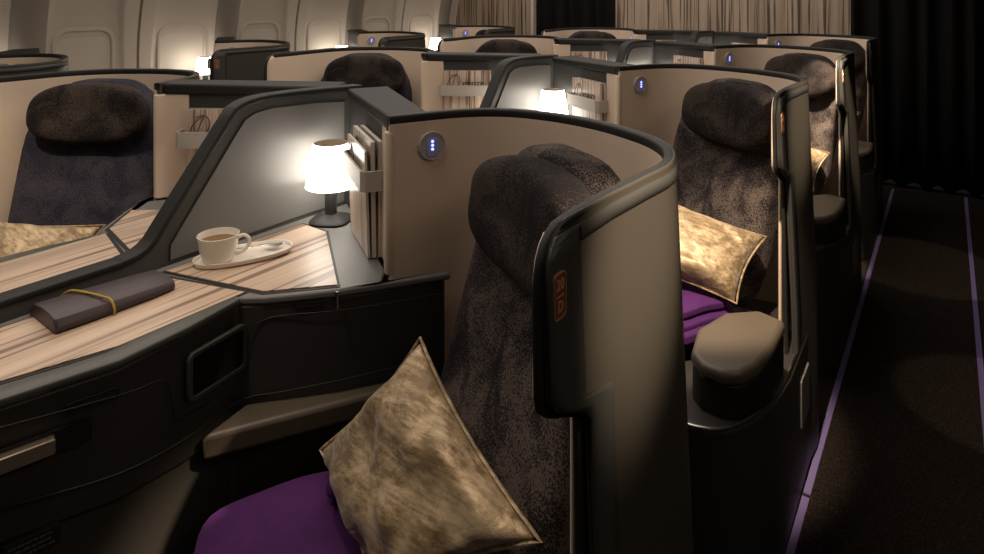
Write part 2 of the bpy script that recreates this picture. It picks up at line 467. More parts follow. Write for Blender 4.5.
def sweep(path, nrm, up, hw, hh, scl=None):
    """rounded rectangular section swept along a path; nrm / up are per-point axes"""
    sec = rrect(hw, hh, min(hw, hh) * .55, 3); m = len(sec); V = []; F = []
    for i_, (p, a, b) in enumerate(zip(path, nrm, up)):
        kx = scl[i_] if scl else 1
        for (s, t_) in sec: V.append(tuple(p + a * (s * kx) + b * t_))
    n = len(path)
    F = [(i * m + k_, i * m + (k_ + 1) % m, (i + 1) * m + (k_ + 1) % m, (i + 1) * m + k_) for i in range(n - 1) for k_ in range(m)]
    F += [tuple(range(m)), tuple((n - 1) * m + k_ for k_ in range(m))]
    return V, F
SO = Vector((-.545, 1.025)); AL = math.radians(32)
sf = Vector((-math.sin(AL), -math.cos(AL))); sr = Vector((math.cos(AL), -math.sin(AL)))
def S(u, w_, v): q = SO + sr * u + sf * w_; return (q.x, q.y, v)
WALLF = [(-1.428, 1.339), (-1.0, 1.062)]
def set_shell(k):
    global SHP, SN
    SHP = [Vector((-.8 + (p.x + .8) * k if p.x > -.8 else p.x, p.y)) for p in catmull([(a, b, 0) for a, b in SH], 4)]; SN = normals(SHP)
def build_seat(fab, headfab, letter=None):
    set_shell(.84 if MIR else 1.0); ix = -.068 if MIR else 0
    r = root('suite_seat', (-.70, .85, 0))
    # outer shell (two skins joined by the rim)
    v1, f1 = shell_grid(.007, ZL); o = mk('outer_shell', v1, f1, M['warmlit'], r, angle=50)
    s = o.modifiers.new('thick', 'SOLIDIFY'); s.thickness = .007; s.offset = 0
    v2, f2 = shell_grid(-.006, [z for z in ZL if z < 1.095], bul=False)
    o = mk('inner_lining', v2, f2, M['cream'], r, angle=50); s = o.modifiers.new('thick', 'SOLIDIFY'); s.thickness = .006; s.offset = 0
    # rim: along the top, round the wing corner and down its front edge
    path = []; nr = []; up = []
    for i, p in enumerate(SHP):
        path.append(Vector((p.x, p.y, ZR - .010))); nr.append(Vector((SN[i].x, SN[i].y, 0))); up.append(Vector((0, 0, 1)))
    nx = Vector((SN[-1].x, SN[-1].y, 0)); px = SHP[-1].x
    for y_ in (.76, .72): path.append(Vector((px, y_, ZR - .010))); nr.append(nx); up.append(Vector((0, 0, 1)))
    edge = [(.69, ZR - .010)] + [(.629 + .053 * (1 - math.sin(a * PI / 12)), ZR - .010 - .053 * (1 - math.cos(a * PI / 12))) for a in range(1, 7)]
    edge += [(yf(z), z) for z in (1.0, .95, .92, .91, .90, .89, .88, .87, .86, .85, .80, .6, .4, .2, .02)]
    for k_, (y_, z_) in enumerate(edge):
        a = Vector(edge[max(k_ - 1, 0)]); b = Vector(edge[min(k_ + 1, len(edge) - 1)]); t_ = (b - a).normalized()
        u_ = Vector((0, t_.y, -t_.x)); u_ = -u_ if u_.y > .01 or (abs(u_.y) <= .01 and u_.z < 0) else u_
        path.append(Vector((px + (bulge(z_) * .5), y_, z_))); nr.append(Vector((1, 0, 0))); up.append(u_)
    mk('top_rim', *sweep(path, nr, up, .0095, .0105, [1 if k_ < len(SHP) else max(.50, 1 - .07 * (k_ - len(SHP))) for k_ in range(len(path))]), M['rim'], r, angle=60)
    # graphite trim on the wing: upper band + front band, slightly proud
    def band(zl, c0, off=.0128):
        V, F = shell_grid(off, zl, True, c0, thin=False); return V, F
    zt = [1.089, 1.079, 1.069]
    nC = len(SHP)
    vb, fb = band(zt, 26)
    # front band strip
    zz = [z for z in ZL if z <= 1.086 and z > .02] + [.02]; VV = []
    for z in zz:
        X_ = px + .0132 + bulge(z); y0 = yf(z) - .001; y1 = .702 if z > .87 else .775
        for k_ in range(4): VV.append((X_, y0 + (y1 - y0) * k_ / 3, z))
    FF = [(a * 4 + k_, a * 4 + k_ + 1, (a + 1) * 4 + k_ + 1, (a + 1) * 4 + k_) for a in range(len(zz) - 1) for k_ in range(3)]
    o = mk('wing_trim', *merge((vb, fb), (VV, FF)), M['trim'], r, angle=60); s = o.modifiers.new('thick', 'SOLIDIFY'); s.thickness = .006; s.offset = -1
    seam = [(px + .0134 + bulge(z), .702, z) for z in (1.086, 1.078, 1.07)]
    mk('trim_seam', *tube(seam, .0012, 6), M['dark'], r)
    # copper number plate on the front band
    po = (px + .0136 + bulge(1.028), .646, 1.026)
    pl = mk('number_plate', *plate(po, (0, 1, 0), (0, 0, 1), rrect(.0128, .0245, .006, 5), -.002, .0012), M['copper'], r)
    mk('plate_border', *ringplate(po, (0, 1, 0), (0, 0, 1), rrect(.0137, .0255, .0068, 5), rrect(.0128, .0245, .006, 5), -.002, .0017), M['numeral'], pl)
    # magazine wall joining the shell to the divider, with its cap
    a, b = Vector(WALLF[0]), Vector(WALLF[1]); t_ = (b - a).normalized(); bk = Vector((-t_.y, t_.x)) * -1
    if bk.y < 0: bk = -bk
    wp = [a, b, b + bk * .075, a + bk * .10 + Vector((0, .02))]
    mk('magazine_wall', *prism([(p.x, p.y) for p in wp], .0, 1.068), M['wallgrey'], r, bevel=.004)
    ce = [b - t_ * .07 - bk * .006, b - t_ * .006 - bk * .008, Vector((-.999, 1.037)), Vector((-.990, 1.031)), Vector((-.981, 1.034)), Vector((-.977, 1.046)), b + bk * .02, b - t_ * .07 + bk * .01]
    mk('lining_end', *prism([(p.x, p.y) for p in ce], .7595, 1.067), M['cream'], r, bevel=.005, seg=3)
    cp = [a - bk * .006, b - bk * .012 + t_ * .003, b + bk * .03 + t_ * .006, b + bk * .083 - t_ * .004, a + bk * .115]
    mk('wall_cap', *prism([(p.x, p.y) for p in cp], 1.066, lambda p: 1.089 + .010 * (p[0] + 1.43) / .43), M['rim'], r, bevel=.007, seg=3)
    # strap that holds the magazines
    n_ = -bk; m0 = b - t_ * .288; m1 = b - t_ * .056
    path = [m0 + n_ * -.002, m0 + n_ * .046, m0 + n_ * .054 + t_ * .01, m1 + n_ * .054 - t_ * .01, m1 + n_ * .046, m1 + n_ * -.002]
    V = []; F = []
    for p in path: V += [(p.x, p.y, .918), (p.x, p.y, .964)]
    F = [(2 * i, 2 * i + 1, 2 * i + 3, 2 * i + 2) for i in range(len(path) - 1)]
    o = mk('magazine_strap', V, F, M['greyend'], r, smooth=False); s = o.modifiers.new('thick', 'SOLIDIFY'); s.thickness = .006; s.offset = 0
    # reading light in the lining
    i = 5; pc = SHP[i] - SN[i] * .0125; Rl = Vector((SHP[i].x - SHP[i - 1].x, SHP[i].y - SHP[i - 1].y, 0)).normalized()
    Nn = Vector((-SN[i].x, -SN[i].y, 0)); Rr = Vector((0, 0, 1)).cross(Nn)
    O = Vector((pc.x, pc.y, 1.028))
    circ = lambda q, n=24: [(q * math.cos(2 * PI * k_ / n), q * math.sin(2 * PI * k_ / n)) for k_ in range(n)]
    lg = mk('reading_light', *plate(O, Rr, (0, 0, 1), circ(.031), -.004, .003), M['bezel'], r, bevel=.0015)
    mk('bezel_ring', *ringplate(O, Rr, (0, 0, 1), circ(.031), circ(.028), .002, .0055), M['bezel'], lg)
    mk('swivel_lens', *plate(O + Vector((0, 0, -.004)), Rr, (0, 0, 1), rrect(.0145, .020, .006, 4), .002, .005), M['lens'], lg, bevel=.0012)
    for k_ in range(3):
        mk('led', *plate(O + Vector((0, 0, .010 - .0085 * k_)), Rr, (0, 0, 1), circ(.0027, 10), .004, .0066), M['led'], lg)
    # backrest
    UB, UH = (-.030, .035) if not MIR else (-.075, -.095)
    def fb_(u, w_, v, q):
        v2 = .745 + v; tp = max(0, (v2 - .86) / .2)
        u2 = UB + u * (1.0 - .30 * tp ** 2.2) * (1 + .04 * math.sin((v2 - .42) * 4)); w2 = (w_ + .30 * (1.06 - v2) ** 1.15 if v2 < 1.06 else w_) - .012
        return S(u2, w2, v2)
    mk('backrest', *rbox(.218, .052, .335, 6, 14, fb_, 5), fab, r)
    def fh(u, w_, v, q):
        lowb = max(0, -q[2]); w2 = w_ * (1 + .25 * lowb) + .012 * lowb + .03 * (u / .19) ** 2 * (1 if True else 0)
        u2 = u * (1 - .10 * max(0, q[2])); v2 = .990 + v - .012 * (1 - (u / .2) ** 2) * lowb
        return S(u2 + UH, w2 + .072, v2)
    mk('headrest', *rbox(.190, .052, .090, 3.2, 12, fh, 3.0), headfab, r)
    # seat pan
    def fs(u, w_, v, q): return S(u + ix, w_ + .375, .40 + v)
    mk('seat_cushion', *rbox(.225, .245, .06, 7, 10, fs), fab, r)
    # aisle armrest and its box, seat base
    arm = [(-.47, .52), (-.50, .40), (-.48, .29), (-.445, .25), (-.40, .242), (-.362, .262), (-.340, .32), (-.331, .42), (-.331, .56), (-.40, .585)]
    arm = [(x_ + ix, y_) for x_, y_ in arm]
    mk('aisle_armrest', *prism(arm, .520, .553), M['armrest'], r, bevel=.013, seg=4)
    cx_ = -.42 + ix; cy_ = .48
    sm = [(cx_ + (x_ - cx_) * .965, cy_ + (y_ - cy_) * .975) for x_, y_ in arm]
    mk('armrest_box', *prism(sm, .33, .521), M['dark'], r, bevel=.006)
    tub = [(-.330, 1.01), (-.326, .60), (-.326, .40), (-.338, .30), (-.372, .225), (-.42, .19), (-.49, .19), (-.60, .25), (-.90, .42), (-1.07, .62), (-1.07, .76), (-.93, .95), (-.70, 1.12)]
    tub = [(x_ + ix if x_ > -.5 else x_, y_) for x_, y_ in tub]
    zt_ = lambda p: .45 - .05 * min(1, max(0, (p[1] - .30) / .3)) if p[1] < .61 or p[0] > -.36 + ix else .342
    mk('seat_base', *prism(tub, .0, zt_), M['charcoal'], r, bevel=.012, seg=3)
    ed = [Vector((x_ - .006, y_, zt_((x_, y_)) + .001)) for x_, y_ in tub[0:8]]
    mk('base_edge', *tube(catmull([tuple(p) for p in ed], 4), .004, 8), M['chrome'], r)
    mk('floor_plaque', *plate((-.330 + ix, .80, .25), (0, 1, 0), (0, 0, 1), rrect(.06, .066, .008, 3), .0, .006), M['plaque'], r, bevel=.002)
    return r
def numerals(seat, num, letter):
    base = Vector(seat.location); pl = [c_ for c_ in seat.children if c_.name.startswith('number_plate')][0]
    px = -.372; dx = Vector(seat.location) - Vector((-.70, .85, 0)); sc = seat.scale.z
    O = Vector((px + .0149 + bulge(1.028), .646, 1.026))
    for s, dz, z_ in ((num, .0122, .0172), (letter, -.0122, .0172)):
        V, F = text_mesh(s, z_, O + Vector((0, 0, dz)), (0, 1, 0), (0, 0, 1), .0005, bold=.022)
        V = [tuple(Vector(v) + dx) for v in V]
        o = mk('plate_numeral', V, F, M['numeral'], pl, smooth=False, flip=False)
    V, F = plate(O, (0, 1, 0), (0, 0, 1), rrect(.009, .0006, .0004, 1), 0, .0006)
    mk('plate_divider', [tuple(Vector(v) + dx) for v in V], F, M['numeral'], pl, smooth=False, flip=False)
def build_console():
    r = root('side_console', (-1.25, .6, 0))
    ZC = .758
    out = [(-1.235, .17), (-1.375, .268), (-1.432, .305), (-1.432, 1.335), (-1.012, 1.055), (-.980, 1.004), (-.931, 1.092), (-.906, 1.13), (-.887, 1.127), (-1.024, .93), (-1.12, .824), (-1.158, .796), (-1.135, .67), (-1.125, .545), (-1.165, .39), (-1.190, .17)]
    mk('console_top', *prism(out, .742, ZC), M['greytop'], r, bevel=.005, seg=3)
    ins = lambda d: [(-1.235, .175), (-1.375, .272), (-1.430, .308), (-1.430, 1.333), (-1.014, 1.053), (-.983, 1.002), (-.935, 1.088), (-.912, 1.124), (-.897, 1.122), (-1.03 - d, .93), (-1.125 - d, .824), (-1.165 - d, .79), (-1.142 - d, .67), (-1.13 - d, .545), (-1.168 - d, .39), (-1.193 - d, .175)]
    mk('console_body', *prism(ins(.0), lambda p: .50 if p[1] > .75 else .50 + .10 * (.75 - p[1]), .7425), M['charcoal'], r, bevel=.006)
    mk('kick_panel', *prism(ins(.012), 0, .545), M['lower'], r, bevel=.004)
    # timber tops, each with a black inlay round it
    big = [(-1.405, .305), (-1.405, .42), (-1.392, .752), (-1.168, .812), (-1.166, .565), (-1.212, .405), (-1.235, .20)]
    small = [(-1.398, .778), (-1.392, 1.14), (-1.295, 1.135), (-1.040, .942), (-1.140, .836)]
    for p in (big, small):
        c0 = sum((Vector(q) for q in p), Vector((0, 0))) / len(p)
        gr = [tuple(Vector(q) + (Vector(q) - c0).normalized() * .011) for q in p]
        mk('black_inlay', *prism(gr, ZC - .01, ZC + .0012), M['rim'], r, smooth=False)
        mk('wood_top', *prism(p, ZC - .01, ZC + .0030), M['wood'], r, smooth=False)
    lip = [(-1.195, .18), (-1.168, .39), (-1.130, .545), (-1.140, .67), (-1.163, .792)]
    mk('edge_lip', *sweep([p for p in [Vector((a - .012, b, .7535)) for a, b in lip]], [Vector((1, 0, 0))] * 5, [Vector((0, 0, 1))] * 5, .022, .0065), M['liptrim'], r, angle=60)
    # chrome hinge peg at the corner of the small leaf
    mk('hinge_pin', *tube([(-1.022, .925, .757), (-1.017, .921, .725)], .004, 8), M['chrome'], r)
    # niche with a dark glass screen
    a = Vector((-1.128, .63)); b = Vector((-1.154, .80)); t_ = (b - a).normalized(); Rv = Vector((t_.x, t_.y, 0))
    O = Vector((-1.139, .735, .665)) ; N = Rv.cross(Vector((0, 0, 1)))
    mk('niche_frame', *ringplate(O, Rv, (0, 0, 1), rrect(.069, .045, .014, 5), rrect(.059, .036, .008, 5), -.006, .004), M['trim'], r, bevel=.002)
    mk('niche_screen', *plate(O, Rv, (0, 0, 1), rrect(.060, .037, .008, 5), -.006, .001), M['glass'], r)
    # seams and push latches on the body
    a2 = Vector((-1.160, .39)); b2 = Vector((-1.1225, .545)); Rv2 = Vector(((b2 - a2).x, (b2 - a2).y, 0)).normalized()
    sm = [(-1.1625, .37, .722), (-1.124, .545, .702), (-1.131, .615, .690), (-1.133, .632, .672), (-1.135, .645, .612), (-1.137, .66, .600), (-1.150, .77, .598), (-1.152, .782, .61), (-1.148, .795, .68), (-1.12, .832, .715), (-1.018, .94, .716), (-.905, 1.105, .716)]
    sm = [(x_ + .004, y_, z_) for x_, y_, z_ in sm]
    mk('panel_seam', *tube(catmull(sm, 3), .0011, 6), M['dark'], r)
    sm = [(-1.156, .40, .597), (-1.122, .54, .575), (-1.13, .66, .562), (-1.150, .79, .560), (-1.10, .845, .566), (-1.012, .945, .575), (-.91, 1.10, .580)]
    mk('lower_ledge', *tube(catmull([(x_ + .003, y_, z_) for x_, y_, z_ in sm], 4), .0018, 8), M['dark'], r)
    def face_pt(y_): return a2 + (b2 - a2) * ((y_ - a2.y) / (b2.y - a2.y))
    q = face_pt(.508); mk('push_latch', *ringplate((q.x + .001, q.y, .708), Rv2, (0, 0, 1), rrect(.037, .0085, .003, 3), rrect(.035, .0068, .002, 3), -.004, .002), M['dark'], r)
    q = Vector((-1.063, .888)); Rv3 = Vector((.095, .106, 0)).normalized()
    mk('push_latch', *ringplate((q.x - .002, q.y, .737), Rv3, (0, 0, 1), rrect(.030, .0075, .003, 3), rrect(.0285, .006, .002, 3), -.004, .002), M['dark'], r)
    # bar handle in its recess
    q = face_pt(.40)
    rec = mk('handle_recess', *plate((q.x, q.y, .664), Rv2, (0, 0, 1), rrect(.110, .019, .006, 3), -.004, .002), M['dark'], r)
    mk('bar_handle', *plate((q.x - .010, q.y - .04, .667), Rv2, (0, 0, 1), rrect(.100, .012, .002, 2), .002, .018), M['brushed'], rec, bevel=.002)
    q = face_pt(.43)
    lb = mk('notice_label', *plate((q.x + .0008, q.y, .520), Rv2, (0, 0, 1), rrect(.036, .014, .001, 1), -.014, .0012), M['label'], r, smooth=False)
    rows = []
    for k_, ww in enumerate((.031, .027, .030)):
        x_ = -.031
        random.seed(k_)
        while x_ < -.031 + 2 * ww - .004:
            l_ = random.uniform(.004, .011)
            rows.append(plate((q.x + .0008, q.y, .528 - .008 * k_), Rv2, (0, 0, 1), [(x_, -.0014), (min(x_ + l_, .031), -.0014), (min(x_ + l_, .031), .0014), (x_, .0014)], .001, .0016)); x_ += l_ + .002
    mk('label_print', *merge(*rows), M['labeltext'], lb, smooth=False)
    # padded ledge beside the seat
    led = [(-1.128, .690), (-1.150, .800), (-1.118, .838), (-1.03, .935), (-.945, 1.06), (-.92, 1.04)]
    mk('padded_ledge', *prism(led, .50, .549), M['armrest'], r, bevel=.010, seg=3)
    return r
def build_divider():
    r = root('privacy_divider', (XC, .9, .758))
    def at(X_, yz): return [(X_, y_, z_) for y_, z_ in yz]
    foot = [(.705, .800), (.722, .812), (.74, .832)]
    prof = [(.22, .0), (.22, .792), (.66, .792), (.705, .793), (.742, .799), (.768, .815), (.792, .845), (.955, 1.055), (.978, 1.080), (1.012, 1.093), (1.075, 1.099), (1.22, 1.096), (1.335, 1.090), (1.395, 1.088), (1.395, .0)]
    n = len(prof)
    V = at(XC - .020, prof) + at(XC + .020, prof)
    F = [tuple(range(n)), tuple(range(n, 2 * n))] + [(i, (i + 1) % n, n + (i + 1) % n, n + i) for i in range(n)]
    mk('divider_frame', V, F, M['frame'], r, bevel=.006, seg=3)
    pe = [Vector((XC, y_, z_ - .002)) for y_, z_ in prof[1:-1]]; pe = catmull([tuple(p) for p in pe], 2); pn_ = []
    for k_ in range(len(pe)):
        t2 = (pe[min(k_ + 1, len(pe) - 1)] - pe[max(k_ - 1, 0)]).normalized(); pn_.append(Vector((0, -t2.z, t2.y)))
    mk('divider_edge', *sweep(pe, [Vector((1, 0, 0))] * len(pe), pn_, .0225, .007), M['rim'], r, angle=60)
    inner = [(.805, .765), (.806, .80), (.822, .822), (.980, 1.028), (.998, 1.050), (1.026, 1.062), (1.075, 1.068), (1.22, 1.064), (1.325, 1.054), (1.325, .765)]
    m = len(inner)
    for s in (1, -1):
        V = at(XC + s * .018, inner) + at(XC + s * .0225, inner)
        F = [tuple(range(m)), tuple(range(m, 2 * m))] + [(i, (i + 1) % m, m + (i + 1) % m, m + i) for i in range(m)]
        mk('divider_panel', V, F, M['panel'], r, bevel=.0015)
        gl = [(XC + s * .0215, y_ , z_ ) for y_, z_ in inner[0:9]]
        mk('panel_groove', *tube(gl, .0022, 6), M['dark'], r)
    return r
def build_lamp():
    c_ = (-1.352, 1.202, .7596)
    r = root('table_lamp', c_)
    P = [(.052, .0), (.0525, .004), (.048, .008), (.026, .013), (.014, .020)]
    mk('lamp_base', *cap(lathe(P, c_, 32, rot=.5, pw=3.2), 32, len(P)), M['rim'], r)
    P = [(.0145, .016), (.0135, .03), (.0150, .098)]
    mk('lamp_stem', *cap(lathe(P, c_, 20, pw=4, rot=.5), 20, len(P)), M['rim'], r)
    # shade: thin lit wall, open at the top
    P = [(.0645, .092), (.066, .093), (.0655, .097), (.0475, .204), (.0455, .207), (.0440, .204), (.0445, .18), (.020, .178), (.002, .178)]
    sh = mk('lamp_shade', *lathe(P[:5], c_, 36), M['shade'], r)
    mk('shade_lining', *lathe(P[4:], c_, 36), M['liner'], sh)
    P = [(.063, .094), (.062, .096), (.002, .096)]
    mk('shade_diffuser', *lathe(P, c_, 36), M['shade'], sh)
    return r
def build_magazines(n=3):
    a, b = Vector(WALLF[0]), Vector(WALLF[1]); t_ = (b - a).normalized(); nn = Vector((t_.y, -t_.x))
    if nn.y > 0: nn = -nn
    out = []
    for k_ in range(n):
        c_ = b - t_ * (.176 + .002 * k_); lean = (0, .004, .008)[k_]; d0 = .003 + .0135 * k_; th_ = .011 if k_ < 2 else .007
        base = Vector((c_.x + nn.x * d0, c_.y + nn.y * d0, .7615)); top = Vector((nn.x * lean, nn.y * lean, .265 - .020 * (k_ == 2)))
        r = root('magazine', tuple(base))
        U = top.normalized(); h = top.length; Rd = Vector((t_.x, t_.y, 0))
        # corners along the wall, kept un-mirrored so the cover reads the right way round
        O = Vector(mx(base)); U2 = Vector((-U.x if MIR else U.x, U.y, U.z)); N2 = Vector((-nn.x if MIR else nn.x, nn.y, 0))
        R2 = Vector((0, 0, 1)).cross(N2).normalized()
        hw = .105
        rect = lambda w0, h0, h1: [(-w0, h0), (w0, h0), (w0, h1), (-w0, h1)]
        mk('pages', *plate(O, R2, U2, rect(hw - .001, .001, h - .001), .001, th_ - .001), M['page'], r, smooth=False, flip=False)
        mat = M['cover']
        mk('front_cover', *plate(O, R2, U2, rect(hw, 0, h), th_ - .001, th_), mat, r, smooth=False, flip=False)
        mk('back_cover', *plate(O, R2, U2, rect(hw, 0, h), 0, .001), M['darkpage'], r, smooth=False, flip=False)
        Nn = R2.cross(U2.normalized())
        Of = O + Nn * (th_ + .0002)
        # swash capital, then the rest of the word
        big = .052 if k_ == 1 else .05
        V1, F1 = text_mesh('ynasty', .038, Of + R2 * -.028 + U2.normalized() * (h - .055), R2, U2, .0003, .35, 'LEFT')
        sw = [(-.072, -.030), (-.060, .004), (-.050, .026), (-.066, .018), (-.084, -.002), (-.088, -.022), (-.074, -.030), (-.050, -.024), (-.034, -.006), (-.034, .016), (-.050, .030), (-.074, .022)]
        pth = [tuple(Of + R2 * x_ + U2.normalized() * (h - .047 + y_)) for x_, y_ in sw]
        V2, F2 = tube([tuple(p) for p in catmull(pth, 4)], .0013, 6)
        mk('masthead', *merge((V1, F1), (V2, F2)), M['ink'], r, smooth=False, flip=False)
        out.append(r)
    return out
LBL = {}
def mirror_on(v):
    global MIR
    MIR = v
# --- right block (faces left), left block (mirrored)
P_ = 1.2
seatD = build_seat(M['fabric'], M['fabric_head']); conD = build_console(); divD = build_divider(); lampD = build_lamp(); magD = build_magazines()
mirror_on(True)
seatG = build_seat(M['bluelit'], M['fabric_head']); conG = build_console(); lampG = build_lamp(); magG = build_magazines(2)
mirror_on(False)
KO = Vector((-2.71, .125, 0)); KS = .982
rows = ['front row', 'second row', 'third row', 'last row']
posD = ['nearest the camera, gold cushion in it', 'behind the nearest, brightly lit gold cushion', 'third along the right-hand aisle', 'farthest along the right-hand aisle, in front of the black curtain']
nums = ['20', '21', '22', '23']
def placed(src, n, off, k_=False):
    o = src if (n == 0 and not k_) else copy_tree(src)
    b = Vector(src['_b']); o.location = b + off + Vector((0, P_ * n, 0))
    if k_:
        o.scale = (1, 1, KS); o.location.z = b.z * KS
    return o
allsrc = [seatD, conD, divD, lampD, seatG, conG, lampG] + magD + magG
for s_ in allsrc: s_['_b'] = tuple(s_.location)
Z0 = Vector((0, 0, 0))
aisle = ['beside the right aisle, nearest camera', 'beside the right aisle, second from camera', 'beside the right aisle, third from camera', 'beside the right aisle, farthest from camera']
centre = ['left of the dividers, nearest camera', 'left of the dividers, second from camera', 'left of the dividers, third from camera', 'left of the dividers, farthest back']
wind = ['along the window wall, nearest camera', 'along the window wall, second from camera', 'along the window wall, third from camera', 'along the window wall, farthest back']
racks = {'D': ['beside the nearest table lamp', 'in the second rack right of the dividers', 'in the third rack right of the dividers', 'in the farthest rack right of the dividers'], 'G': ['in the rack at far left', 'in the second rack left of the dividers', 'in the third rack left of the dividers', 'in the farthest rack left of the dividers']}
made = []
for n in (3, 2, 1, 0):
    for blk, seat, con, lamp, mags, off, where, let in (('D', seatD, conD, lampD, magD, Z0, aisle, 'D'), ('G', seatG, conG, lampG, magG, Z0, centre, None), ('K', seatD, conD, lampD, magD, KO, wind, 'K')):
        kk = blk == 'K'
        s_ = placed(seat, n, off, kk)
        tag(s_, {'D': 'shell seat %s, copper plate 20 D' % where[n] if n == 0 else 'mottled fabric shell seat %s' % where[n], 'G': 'dark fabric seat in beige lined shell %s' % where[n], 'K': 'black shell seat %s' % where[n]}[blk], 'airplane seat', 'shell seats in rows')
        made.append((s_, nums[n], let, kk))
        c_ = placed(con, n, off, kk); tag(c_, 'wood topped side console %s' % where[n].replace('beside the right aisle', 'right of the dividers'), 'console', 'side consoles')
        l_ = placed(lamp, n, off, kk); tag(l_, 'lit white shade table lamp on console %s' % where[n].replace('beside the right aisle', 'right of the dividers'), 'lamp', 'table lamps')
        for q, m_ in enumerate(mags):
            if kk or (q == 2 and (n or blk == 'G')): continue
            g_ = placed(m_, n, off, kk)
            tag(g_, ['hindmost magazine', 'magazine with wood print cover in front', 'front magazine leaning out of the strap'][q] + ' ' + racks[blk][n], 'magazine', 'magazines in the racks')
    d_ = placed(divD, n, Z0); tag(d_, 'sloping grey privacy divider between two consoles, ' + ['nearest the camera', 'second from the camera', 'third from the camera', 'farthest from the camera'][n], 'divider', 'privacy dividers')
for s_ in allsrc: del s_['_b']
for o in bpy.data.objects:
    if '_b' in o: del o['_b']
for s_, num, let, kk in made:
    if let: numerals(s_, num, let)
# ------------------------------------------------------------------ loose things
def pillow(T, R, L, B, thick, label, mat, seed, pinch=.10):
    T, R, L, B = map(Vector, (T, R, L, B))
    n = 22; random.seed(seed)
    N = (R - T).cross(L - T).normalized()
    if N.dot(Vector((0, 0, EYE)) - T) < 0: N = -N
    V = []; F = []; idx = {}
    ph = [random.random() * 6 for _ in range(6)]
    for side in (1, -1):
        for i in range(n + 1):
            for j in range(n + 1):
                a = i / n; b = j / n; A = 2 * a - 1; Bq = 2 * b - 1
                # sides drawn in between the corners
                ia = A * (1 - pinch * (1 - Bq * Bq) * abs(A) ** 2); ib = Bq * (1 - pinch * (1 - A * A) * abs(Bq) ** 2)
                aa = (ia + 1) / 2; bb = (ib + 1) / 2
                p = (T * (1 - aa) + R * aa) * (1 - bb) + (L * (1 - aa) + B * aa) * bb
                e = max(0, (1 - abs(A) ** 2.4)) ** .55 * max(0, (1 - abs(Bq) ** 2.4)) ** .55
                wr = .020 * nz3.noise(Vector((A * 1.5 + ph[0], Bq * 1.5 + ph[1], ph[2]))) + .018 * nz3.noise(Vector(((A + Bq) * 1.6 + ph[3], (A - Bq) * 5.0 + ph[4], ph[5]))) * (.4 + max(abs(A), abs(Bq)) ** 2)
                h = thick * e + (wr * min(1, e * 2.5) if side == 1 else 0)
                edge = i in (0, n) or j in (0, n)
                key = (i, j) if edge else (i, j, side)
                if key not in idx: idx[key] = len(V); V.append(tuple(p + N * h * side * (1 if side == 1 else .7)))
        for i in range(n):
            for j in range(n):
                q = []
                for (a, b) in ((i, j), (i + 1, j), (i + 1, j + 1), (i, j + 1)):
                    q.append(idx[(a, b)] if (a in (0, n) or b in (0, n)) else idx[(a, b, side)])
                F.append(tuple(q))
    c_ = (T + R + L + B) / 4
    o = mk('cushion', V, F, mat, origin=c_, sub=1)
    rim = [V[idx[(i, 0)]] for i in range(n)] + [V[idx[(n, j)]] for j in range(n)] + [V[idx[(i, n)]] for i in range(n, 0, -1)] + [V[idx[(0, j)]] for j in range(n, 0, -1)]
    mk('piping', *tube(rim, .0028, 6, True), mat, o)
    return tag(o, label, 'cushion', 'gold cushions on the seats')
pillow((-.722, .835, .79), (-.425, .725, .665), (-.92, .793, .55), (-.655, .665, .51), .055, 'large gold satin cushion leaning in the nearest seat at the bottom of the picture', M['gold'], 3)
p21 = [(-.748, 1.93, .76), (-.42, 1.965, .68), (-.785, 1.74, .61), (-.456, 1.79, .55)]
pillow(*p21, .055, 'pale lit gold cushion on the purple blanket in the second aisle seat', M['gold'], 5)
for k_, lb in ((1, 'gold cushion corner showing in the third aisle seat above purple fabric'), (2, 'gold cushion in the farthest aisle seat before the curtain')):
    pillow(*[(x_, y_ + 1.2 * k_, z_) for x_, y_, z_ in p21], .055, lb, M['gold'], 6 + k_)
g = lambda p: (2 * XC - p[0], p[1], p[2])
pillow((-2.44, .66, .715), (-1.93, .90, .72), (-2.28, .44, .50), (-1.80, .68, .50), .06, 'tan gold cushion lying across the seat at far left below the dark backrest', M['gold'], 11)
def blanket(u0, u1, w0, w1, z, h, dy, label, seed, mat=M['purple'], layers=2):
    o = None; random.seed(seed)
    for k_ in range(layers):
        def fn(u, w_, v, q):
            uu = (u0 + u1) / 2 + u; ww = (w0 + w1) / 2 + w_
            x_, y_, _ = S(uu, ww, 0)
            return (x_, y_ + dy, z + h * (k_ + .5) + v + .006 * math.sin(uu * 23 + k_ * 2 + seed) * (1 if q[2] > 0 else .0) + .004 * math.sin(ww * 31 + seed))
        vv = rbox((u1 - u0) / 2 - .012 * k_, (w1 - w0) / 2 - .015 * k_, h / 2 + .004, 6, 10, fn)
        if o is None: o = mk('blanket', *vv, mat, sub=1)
        else: mk('folded_layer', *vv, mat, o, sub=1)
    return tag(o, label, 'blanket', 'purple blankets on the seats')
blanket(-.215, .16, .215, .60, .473, .020, 0, 'purple fleece blanket folded on the nearest seat under the gold cushion', 1, layers=1)
rb = bpy.data.objects['blanket']
def fr_(u, w_, v, q): return (-.838 + u + .25 * w_, .850 + w_, .520 + v)
mk('rolled_edge', *rbox(.026, .090, .026, 3, 8, fr_), M['purple'], rb)
blanket(-.12, .30, .26, .55, .470, .026, 1.2, 'bright purple folded blanket under the lit cushion in the second aisle seat', 2, layers=3)
blanket(-.12, .30, .26, .55, .470, .026, 2.4, 'purple folded blanket in the third aisle seat', 3, layers=3)
blanket(-.12, .30, .26, .55, .470, .026, 3.6, 'purple folded blanket in the farthest aisle seat', 4, layers=2)
